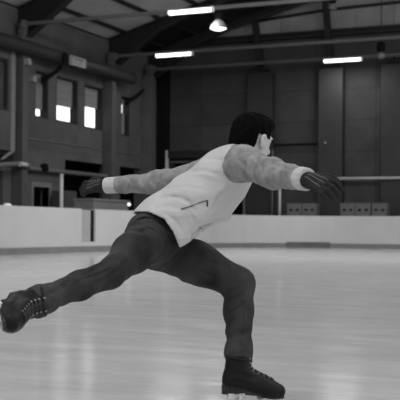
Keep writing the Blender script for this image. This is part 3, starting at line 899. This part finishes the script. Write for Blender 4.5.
def hem_d(P):
    # signed distance to the side outline of the hem, negative on the side below the jacket
    Q = P[:, [0, 2]]; d = np.full(len(Q), 1e9); inside = np.zeros(len(Q), bool); n = len(hem_poly)
    for i in range(n):
        a, b = hem_poly[i], hem_poly[(i + 1) % n]; e = b - a; w = Q - a
        t = np.clip(w @ e / (e @ e), 0, 1)
        d = np.minimum(d, np.linalg.norm(w - t[:, None] * e, axis=1))
        c = (a[1] > Q[:, 1]) != (b[1] > Q[:, 1])
        dy = b[1] - a[1] if abs(b[1] - a[1]) > 1e-9 else 1e-9
        inside ^= c & (Q[:, 0] < a[0] + (Q[:, 1] - a[1]) / dy * e[0])
    return np.where(inside, -d, d)
armR = Field().chain([L(244, 149, 4.26), L(243, 163, 4.13), elR, wrR], [.036, .064, .054, .044], .03)
def cutR(P): return .013 - armR(P)
def cutL(P): return (P - seamL) @ nL
def f_torso(P):
    d = np.maximum(jacket_wr(P), np.maximum(cutR(P), cutL(P)))
    return np.maximum(d, -hem_d(P))
endR, endL = wrR - fcR * .025, wrL - fcL * .056
def f_slR(P): return np.maximum(np.maximum(jacket_wr(P), -cutR(P) + .001), (P - endR) @ fcR)
def f_slL(P): return np.maximum(np.maximum(jacket_wr(P), -cutL(P) + .001), (P - endL) @ fcL)

person = None
# --- body: one continuous figure under the clothes
B = Field()
face_f = unit([.75, .63, -.22]); up_h = unit([.30, .25, .92]); up_h = unit(up_h - face_f * (up_h @ face_f)); rt_h = np.cross(face_f, up_h)
HA = np.array([face_f, rt_h, up_h])
HS = .92
def H(f, r, u): return headc + (face_f * f + rt_h * r + up_h * u) * HS
B.ell(H(-.008, 0, .022), np.array((.093, .073, .088)) * HS, HA, .03)
B.ell(H(.030, 0, -.045), np.array((.060, .056, .075)) * HS, HA, .04)
B.ell(H(.055, 0, -.095), np.array((.028, .030, .026)) * HS, HA, .03)
B.cone(H(.088, 0, .000), H(.106, 0, -.030), .010, .014, .015)           # nose
B.ell(H(.080, 0, -.066), np.array((.014, .024, .008)) * HS, HA, .008)                  # mouth
for s in (-1, 1):
    B.ell(H(.070, s * .030, .010), np.array((.014, .017, .011)) * HS, HA, .012)        # eye
    B.ell(H(.082, s * .030, .026), np.array((.010, .022, .006)) * HS, HA, .010)        # brow
    B.ell(H(-.002, s * .084, -.012), np.array((.021, .010, .035)) * HS, HA, .008)       # ear
    B.ell(H(-.002, s * .081, -.040), np.array((.011, .008, .012)) * HS, HA, .008)
B.cone(H(-.012, 0, -.06), neckb - axis_t * .01, .052, .050, .03)
B.chain([pel, mid, chest, neckb - axis_t * .05], [.09, .095, .085, .055], .05, axis=rt, ratio=1.25)
B.chain([shR, elR, wrR], [.045, .036, .026], .03); B.chain([shL, elL, wrL], [.044, .034, .025], .03)
B.cone(chest, shR, .07, .045, .05); B.cone(chest, shL, .07, .045, .05)
B.chain([hipR, kneeR, ankR], [.062, .033, .026], .03); B.chain([hipL, kneeL, ankL], [.066, .042, .030], .03)
# hands (shared with the gloves)
def hand(Fd, w, h, t, curl, sc, cr, g):
    """w wrist, h hand direction, t towards the thumb, curl down vector; g added thickness"""
    h = unit(h); t = unit(t - h * (t @ h)); n = np.cross(h, t)
    if n @ curl < 0: n = -n
    def C(a, b, ra, rb, k): Fd.cone(w + a * sc, w + b * sc, ra * sc + g, rb * sc + g, k)
    C(-h * .03, h * .03, .029, .028, .02)
    for q in (-1, 0, 1):
        C(h * .015 + t * q * .012, h * .085 + t * q * .026, .016, .013, .02)
    spread = [.036, .012, -.011, -.032]; ln = [.072, .080, .074, .058]; fold = [.30, .40, .50, .62]
    for k in range(4):
        a = h * (.092 - abs(k - 1) * .005) + t * spread[k]
        d = unit(h + t * (spread[k] * 3.0) + n * fold[k] * .55)
        p1 = a + d * ln[k] * .48
        d2 = unit(d + n * cr * (.5 + fold[k] * .4)); p2 = p1 + d2 * ln[k] * .31
        d3 = unit(d2 + n * cr * (.5 + fold[k] * .3)); p3 = p2 + d3 * ln[k] * .27
        pp = [a - h * .02, a, p1, p2, p3]; rr = [.0095, .0098, .0088, .0082, .0074]
        for i in range(4): C(pp[i], pp[i + 1], rr[i], rr[i + 1], .006)
    b = h * .030 + t * .030
    p1 = b + unit(h * .75 + t * .75 + n * .25) * .040; p2 = p1 + unit(h + t * .25 + n * .25) * .032; p3 = p2 + unit(h + n * .35) * .022
    pp = [h * .012 + t * .012, b, p1, p2, p3]; rr = [.015, .0135, .011, .0098, .0085]
    for i in range(4): C(pp[i], pp[i + 1], rr[i], rr[i + 1], .008)
hR = (wrR + fcR * .012, np.array([.66, -.70, -.26]), np.array([.66, .45, .60]), np.array([.1, -.1, -1.0]), .90, 1.7)
hL = (wrL + fcL * .012, np.array([-.90, .28, -.06]), np.array([.15, .62, .75]), np.array([0, -.3, -1.0]), .88, 1.2)
hand(B, *hR, -.004); hand(B, *hL, -.004)
# feet inside the boots
toeLd = unit([.955, .26, 0]); upL = np.array([0, 0, 1.0])
shinR = unit(ankR - kneeR)
pR = np.array([.50, -.75, -.12]); pR = unit(pR - shinR * (pR @ shinR))          # toe turned out, foot stretched
toeRd = unit(pR * .85 + shinR * .53); upR = -unit(shinR * .85 - pR * .53)
def boot_frame(toe, up, org):
    side = np.cross(up, toe)
    return lambda x, y, z: org + toe * x + side * y + up * z
orgL = ankL - np.array([0, 0, ankL[2]]) ; orgR = ankR - upR * .175
bL, bR = boot_frame(toeLd, upL, orgL), boot_frame(toeRd, upR, orgR)
for bf in (bL, bR):
    B.cone(bf(0, 0, .19), bf(-.015, 0, .155), .030, .026, .03); B.cone(bf(-.005, 0, .138), bf(.13, 0, .088), .022, .014, .03)
CN = Field().ell(H(.002, .096, -.008), (.009, .010, .018), HA).ell(H(.002, -.096, -.008), (.009, .010, .018), HA)
def f_body(P): return np.maximum(B(P), -CN(P))
person = mesh_field(f_body, B.lo, B.hi, .0068, 'person', M['skin'], None)
person.location = Vector(root_w); person.rotation_euler = (0, 0, YAW)
tag(person, 'person ice skating in a deep lunge, white jacket, dark jeans, arms stretched wide', 'person')

# --- hair
Hf = Field()
Hf.ell(H(-.014, 0, .030), np.array((.099, .084, .094)) * HS, HA, .02)
Hf.ell(H(-.052, 0, -.030), np.array((.058, .066, .055)) * HS, HA, .03)
Hf.ell(H(.040, 0, .075), np.array((.060, .066, .046)) * HS, HA, .03)
def f_hair(P):
    d = Hf(P)
    q = (P - headc) / HS; f, r, u = q @ face_f, q @ rt_h, q @ up_h
    d = d + .003 * np.sin(150 * f + 40 * u + 3 * np.sin(80 * r)) * np.sin(120 * r + 20 * u)
    # hairline: open face, round the ears, clipped nape
    d = np.maximum(d, (f - .062) - np.clip(u - .055, 0, 1) * .9)
    d = np.maximum(d, np.minimum(-(u - .016 + (f + .02) * 0.1), f + .034))
    d = np.maximum(d, -(u + .078))
    return d
mesh_field(f_hair, Hf.lo, Hf.hi, .004, 'hair', M['hair'], person)
# eyes
for s in (-1, 1):
    e = H(.083, s * .030, .010)
    MB().lathe([(0, -.009), (.007, -.006), (.009, 0), (.007, .006), (0, .009)], e, 10).build('eye', M['black'], person, True)

# --- jacket meshes
hi = np.maximum(J.hi, 0 * J.hi - 9)
tors_lo = np.min([hem - .25, chest - .25, mid - .25], 0); tors_hi = np.max([hem + .25, chest + .25, neckb + .18, shL + .12], 0)
jk = mesh_field(f_torso, tors_lo, tors_hi, .0058, 'jacket', M['jacket'], person)
tag(jk, 'white zipped jacket body')
def seg_box(*ps, r=.13): return np.min(ps, 0) - r, np.max(ps, 0) + r
a, b_ = seg_box(shR, elR, wrR, neckb, r=.12); o = mesh_field(f_slR, a, b_, .0055, 'sleeve', M['sleeve'], jk); tag(o, 'grey near sleeve')
a, b_ = seg_box(shL, elL, wrL, r=.12); o = mesh_field(f_slL, a, b_, .0055, 'sleeve', M['sleeve'], jk); tag(o, 'grey far sleeve')
for (w, fc, e, r0) in ((wrR, fcR, endR, .0435), (wrL, fcL, endL, .0385)):
    C = Field().cone(w - fc * .06, w + fc * .06, r0, r0 * .92)
    ln = .046 if r0 > .04 else .062
    def f_c(P, C=C, w=w, fc=fc, e=e, ln=ln):
        t = (P - e) @ fc
        ang = P @ np.cross(fc, [0, 0, 1.0]); 
        return np.maximum(C(P) + .0012 * np.sin(ang * 700), np.maximum(-t + .0, t - ln))
    mesh_field(f_c, C.lo, C.hi, .004, 'cuff', M['cuff'], jk)
# hem band of the jacket
def f_hem(P):
    t = hem_d(P)
    return np.maximum(np.maximum(J(P) - .0022, t - .013), -t)
mesh_field(f_hem, tors_lo, tors_hi, .006, 'hem_band', M['jacket'], jk)
# collar
cN = unit(H(-.01, 0, -.06) - neckb)
Cc = Field().cone(neckb - cN * .04, neckb + cN * .05, .074, .064)
def f_col(P):
    t = (P - neckb) @ cN
    return np.maximum(np.maximum(Cc(P), t - .022), -t - .03)
mesh_field(f_col, Cc.lo, Cc.hi, .005, 'collar', M['sleeve'], jk)
# side pocket zip, pull, front zip
def strip(pp, r, name, m, parent, fn=f_torso):
    return MB().tube([surf(fn, x, y) for x, y in pp], r, 8).build(name, m, parent, True)
strip([(181, 209), (187, 207.3), (193, 205.2), (199, 203), (204, 201.2), (208, 200.3)], .0024, 'pocket_zip', M['seam_zip'], jk)
strip([(206.8, 200.2), (207.3, 203.5), (207.3, 206.5)], .0034, 'zip_pull', M['zip'], jk)
strip([(198.5, 227.5), (202.5, 226.2), (207, 225.0), (211.5, 223.6)], .0028, 'front_zip', M['zip_pale'], jk)
strip([(191, 239), (195, 236.4), (198, 234), (199.5, 231)], .0035, 'front_zip', M['zip_pale'], jk)
strip([(199, 229.5), (201.5, 228), (203.5, 229.3), (202.5, 231.6)], .0026, 'zip_pull', M['zip_pale'], jk)

# --- jeans
T = Field()
T.cone(hem - axis_t * .05, pel - axis_t * .03, .100, .106, .05, axis=rt, ratio=1.18)
T.cone(L(151, 237, 4.26), L(144, 245, 4.20), .090, .080, .05)
thm = (hipR + kneeR) / 2 + np.array([.0, 0, .004])
T.chain([hipR, thm, kneeR], [.092, .075, .052], .04)
T.chain([kneeR, kneeR * .6 + ankR * .4, ankR - shinR * .0], [.052, .050, .043], .03)
T.chain([hipL, hipL * .5 + kneeL * .5 + np.array([0, 0, .005]), kneeL], [.105, .083, .068], .05)
shinL = unit(ankL - kneeL)
hmL = ankL - shinL * .050
T.chain([kneeL, kneeL * .6 + hmL * .4, hmL], [.066, .060, .051], .03)
T.cone(hmL - shinL * .024, hmL - shinL * .017, .0575, .0595, .007)      # bunched folds above the boot
T.cone(hmL + shinL * .010, hmL + shinL * .018, .0585, .0565, .007)
hmR = ankR - shinR * .05
T.cone(hmR - shinR * .02, hmR - shinR * .01, .053, .055, .010)
T.cone(hmR + shinR * .012, hmR + shinR * .022, .056, .058, .010)
def f_jeans(P):
    d = T(P)
    t1 = seg_t(P, hipR, kneeR); t2 = seg_t(P, kneeR, ankR); t3 = seg_t(P, hipL, kneeL); t4 = seg_t(P, kneeL, ankL)
    z = P[:, 2]; x = P[:, 0]; y = P[:, 1]
    w = .004 * np.sin(60 * t1 + 40 * x + 2 * np.sin(30 * z)) * np.clip(1 - np.abs(t1 - .05) / .22, 0, 1)
    w += .0028 * np.sin(90 * t2 + 30 * z + 2 * np.sin(25 * y)) * np.clip(1 - np.abs(t2 - .33) / .16, 0, 1)
    w += .0032 * np.sin(75 * t2 + 50 * x) * np.clip(1 - np.abs(t2 - .0) / .14, 0, 1)
    w += .005 * np.sin(80 * t4 + 40 * x + np.sin(40 * y)) * np.clip(1 - np.abs(t4 - .02) / .12, 0, 1) * (x > .0)
    w += .0022 * np.sin(55 * t3 - 45 * z + 2 * np.sin(18 * x)) * np.clip(1 - np.abs(t3 - .12) / .2, 0, 1)
    w += .0015 * np.sin(120 * t4 + 20 * x) * np.clip(1 - np.abs(t4 - .36) / .08, 0, 1)
    d = d + w + np.where(t3 > .2, jl_crease(P), 0) + np.where(P[:, 0] < L(185, 240, 4.1)[0], jn_crease(P), 0)
    endA = (P - (hmR + shinR * .045)) @ shinR
    nearR = np.linalg.norm(P - hmR, axis=1) < .25
    d = np.where(nearR, np.maximum(d, endA), d)
    endB = (P - (hmL + shinL * .042)) @ shinL
    nearL = np.linalg.norm(P - hmL, axis=1) < .2
    return np.where(nearL, np.maximum(d, endB), d)
jn = mesh_field(f_jeans, T.lo, T.hi, .0062, 'jeans', M['jeans'], person)
tag(jn, 'slim dark denim jeans')
strip([(160, 224), (167, 233), (172, 244), (174, 254)], .0022, 'side_seam', M['seam'], jn, f_jeans)
strip([(137, 219), (145, 216.5), (153, 218), (161, 224)], .0035, 'back_yoke', M['seam'], jn, f_jeans)
strip([(139, 232), (146, 226.5), (154, 229)], .0022, 'pocket_seam', M['seam'], jn, f_jeans)
strip([(127, 258), (108, 268), (86, 277), (64, 286)], .0018, 'leg_seam', M['seam'], jn, f_jeans)
strip([(243, 300), (243.5, 315), (243, 330), (242, 342)], .0018, 'leg_seam', M['seam'], jn, f_jeans)

# --- gloves
for i, hh in enumerate((hR, hL)):
    G = Field(); hand(G, *hh, .0012)
    g = mesh_field(G, G.lo, G.hi, .0034, 'glove', M['glove'], person)
    w, h, t, cu, sc, cr = hh; h = unit(h); t = unit(t - h * (t @ h))
    # piping seams along the back of the hand
    n = np.cross(h, t); n = n if n[2] > 0 else -n
    for s in (-.020, .002, .022):
        A = []
        for q in np.linspace(.02, .10, 7) * sc:
            p = w + h * q + t * s * (0.5 + q * 6)
            dd = np.array([p + n * e for e in np.arange(.05, -.02, -.001)])
            fv = G(dd); k = int(np.argmax(fv < .0006)) if (fv < .0006).any() else len(fv) - 1
            A.append(Vector(dd[k]))
        MB().tube(A, .0017, 6).build('seam', M['glove_seam'], g, True)

# --- skates
def skate(bf, org, toe, up, which):
    side = np.cross(up, toe)
    K = Field()
    K.chain([bf(-.006, 0, .222), bf(-.010, 0, .175), bf(-.020, 0, .125)], [.049, .042, .041], .03)      # shaft and heel
    K.cone(bf(-.027, 0, .132), bf(-.027, 0, .125), .042, .042, .02)
    K.chain([bf(.015, 0, .150), bf(.07, 0, .112), bf(.125, 0, .090)], [.043, .040, .034], .03)        # instep
    K.chain([bf(.02, 0, .108), bf(.11, 0, .086), bf(.172, 0, .078)], [.040, .040, .030], .03, axis=side, ratio=1.12)
    def f(P):
        q = P - org; x, z, y = q @ toe, q @ up, q @ side
        d = K(P) + .0018 * np.sin(170 * z + 60 * x) * np.exp(-((x - .02) / .05) ** 2 - ((z - .15) / .04) ** 2)
        d = np.maximum(d, -(z - (.108 - .35 * np.clip(x + .02, 0, .15))))                # flat welt, lower at the toe
        return np.maximum(d, z - (.224 + .10 * np.clip(-x, -.1, .03)))
    bt = mesh_field(f, K.lo, K.hi, .0045, 'skate', M['boot'], person)
    tag(bt, 'black lace-up figure skate ' + ('on the standing foot' if which == 'L' else 'on the trailing foot'))
    def wv(p): return Vector(p)
    def outline(prof, y0, y1, name, m, parent):
        A = [wv(bf(x, y0, z)) for x, z in prof]; Bv = [wv(bf(x, y1, z)) for x, z in prof]
        s = MB(); a = [s.bm.verts.new(p) for p in A]; b = [s.bm.verts.new(p) for p in Bv]; n = len(a)
        s.bm.faces.new(a[::-1]); s.bm.faces.new(b)
        for i in range(n): s.bm.faces.new((a[i], a[(i + 1) % n], b[(i + 1) % n], b[i]))
        return s.build(name, m, parent)
    # sole with raised heel: plan outline swept down
    plan = []
    for k in range(28):
        a = 2 * math.pi * k / 28
        x = .062 + .136 * math.cos(a); wd = .037 if x > .05 else .031 + .006 * max(0, (x + .03) / .08)
        plan.append((x, wd * math.copysign(abs(math.sin(a)) ** .7, math.sin(a))))
    s = MB()
    zt_ = lambda x: .112 - .35 * min(max(x + .02, 0), .15)
    zb_ = lambda x: .074 if x < 0 else zt_(x) - .011
    top = [s.bm.verts.new(wv(bf(x, y, zt_(x)))) for x, y in plan]; bot = [s.bm.verts.new(wv(bf(x, y, min(zb_(x), zt_(x) - .008)))) for x, y in plan]
    for k in range(28): s.bm.faces.new((top[k], top[(k + 1) % 28], bot[(k + 1) % 28], bot[k]))
    s.bm.faces.new(top); s.bm.faces.new(bot[::-1])
    s.build('sole', M['boot_sole'], bt)
    # blade with mounts, rocker and toe pick
    bl = outline([(-.095, .012), (-.088, .002), (-.05, .0005), (.05, 0), (.13, .001), (.165, .006), (.182, .014), (.190, .011), (.196, .020), (.190, .030), (.13, .027), (.05, .022), (-.03, .022), (-.095, .024)], -.0022, .0022, 'blade', M['steel'], bt)
    outline([(-.046, .020), (.004, .020), (.016, .076), (-.050, .076)], -.006, .006, 'heel_mount', M['frost'], bt)
    outline([(.085, .022), (.165, .028), (.160, .052), (.090, .056)], -.006, .006, 'sole_mount', M['frost'], bt)
    for (x0, x1, z) in ((-.052, .018, .073), (.085, .165, .050)):
        pl = MB(); A = [wv(bf(x, y, z + dz)) for x in (x0, x1) for y in (-.026, .026) for dz in (-.003, .004)]
        vs = [pl.bm.verts.new(p) for p in A]
        for q in ((0, 1, 3, 2), (4, 6, 7, 5), (0, 4, 5, 1), (2, 3, 7, 6), (0, 2, 6, 4), (1, 5, 7, 3)): pl.bm.faces.new([vs[k] for k in q])
        pl.build('mount_plate', M['frost'], bt)
    # laces up the instep and hooks on both edges
    lc = MB()
    line = [(.118, .085), (.100, .098), (.082, .112), (.064, .128), (.048, .146), (.042, .164), (.040, .182), (.039, .200)]
    nrm = unit(toe * .75 + up * .65)
    def onb(x, y, z, out=.0015):
        p0 = bf(x, y, z); dd = np.array([p0 + nrm * e for e in np.arange(.10, -.06, -.0015)])
        fv = f(dd); k = int(np.argmax(fv < out)) if (fv < out).any() else int(np.argmin(fv))
        return wv(dd[k])
    for k, (x, z) in enumerate(line):
        wd = .020
        a, b = onb(x - .02, -wd, z, .002), onb(x - .02, wd, z, .002)
        c = onb(x - .02, 0, z, .004)
        lc.tube([a, c, b], .0028, 6)
        if k < len(line) - 1:
            x2, z2 = line[k + 1]
            for sg_ in (-1, 1):
                lc.tube([onb(x - .02, sg_ * wd, z, .002), onb((x + x2) / 2 - .02, 0, (z + z2) / 2, .005), onb(x2 - .02, -sg_ * wd, z2, .002)], .0026, 6)
        for sg_ in (-1, 1):
            p = onb(x - .02, sg_ * (wd + .003), z, .002)
            hk = MB(); bmesh.ops.create_icosphere(hk.bm, subdivisions=1, radius=.0052 if k > 3 else .0036, matrix=Matrix.Translation(p)); hk.build('lace_hook', M['hook'], bt, True)
    lc.build('laces', M['lace'], bt, True)
    # padded collar at the boot top
    ck = []
    for k in range(25):
        a = 2 * math.pi * k / 24
        ck.append(wv(bf(-.008 + .048 * math.cos(a), .050 * math.sin(a), .220 - .006 * math.cos(a))))
    MB().tube(ck, .006, 8, False).build('boot_collar', M['boot'], bt, True)
    return bt
skate(bL, orgL, toeLd, upL, 'L')
skate(bR, orgR, toeRd, upR, 'R')

# ------------------------------------------------------------------ light: sky fill through the hall's unbuilt open sides + added unseen fill lights
W = bpy.data.worlds.new('overcast_sky'); S.world = W; W.use_nodes = True
wn = W.node_tree
wt = wn.nodes.new('ShaderNodeTexCoord'); wx = wn.nodes.new('ShaderNodeVectorMath'); wx.operation = 'DOT_PRODUCT'
wx.inputs[1].default_value = (-.51, .86, 0); wr = wn.nodes.new('ShaderNodeMapRange')
wr.inputs['From Min'].default_value = .6; wr.inputs['From Max'].default_value = .9
wr.inputs['To Min'].default_value = 1.0; wr.inputs['To Max'].default_value = 2.6
wm = wn.nodes.new('ShaderNodeCombineXYZ')
wn.links.new(wt.outputs['Generated'], wx.inputs[0]); wn.links.new(wx.outputs['Value'], wr.inputs['Value'])
for q in range(3): wn.links.new(wr.outputs[0], wm.inputs[q])
wn.links.new(wm.outputs[0], wn.nodes['Background'].inputs[0])
W.node_tree.nodes['Background'].inputs[1].default_value = 0.86
def lamp(x, y, z, sx, sy, e):  # added fill area light, out of view and without a fitting
    Ld = bpy.data.lights.new('fill_light', 'AREA'); Ld.shape = 'RECTANGLE'; Ld.size = sx; Ld.size_y = sy; Ld.energy = e
    o = bpy.data.objects.new('fill_light', Ld); COL.objects.link(o); o.location = (x, y, z)
    return o
for y, e, tilt in ((1, 190, 0), (13, 230, 12), (25, 430, 38)):  # farther rows tilted to brighten the far boards and walls
    for x in (-11, -3, 5):
        o = lamp(x, y, 8.8, 2.5, 1.2, e)
        o.rotation_euler = (math.radians(tilt), 0, math.radians(12 if x > -5 else 25))

# ------------------------------------------------------------------ camera
cd = bpy.data.cameras.new('camera'); cam = bpy.data.objects.new('camera', cd); COL.objects.link(cam)
cd.sensor_width = 36; cd.sensor_fit = 'HORIZONTAL'; cd.lens = FPX / 400 * 36
cd.shift_y = (CY - 200) / 400
cam.matrix_world = Matrix.Translation((0, 0, CAMH)) @ Matrix.Rotation(YAW, 4, 'Z') @ Matrix.Rotation(math.pi / 2, 4, 'X') @ Matrix.Rotation(ROLL, 4, 'Z')
cd.clip_end = 300
cd.dof.use_dof = True; cd.dof.focus_distance = 4.2; cd.dof.aperture_fstop = 9.0
S.camera = cam
S.view_settings.view_transform = 'Standard'; S.view_settings.look = 'None'
S.view_settings.gamma = 1.0; S.view_settings.exposure = 0.0; S.view_settings.use_curve_mapping = False
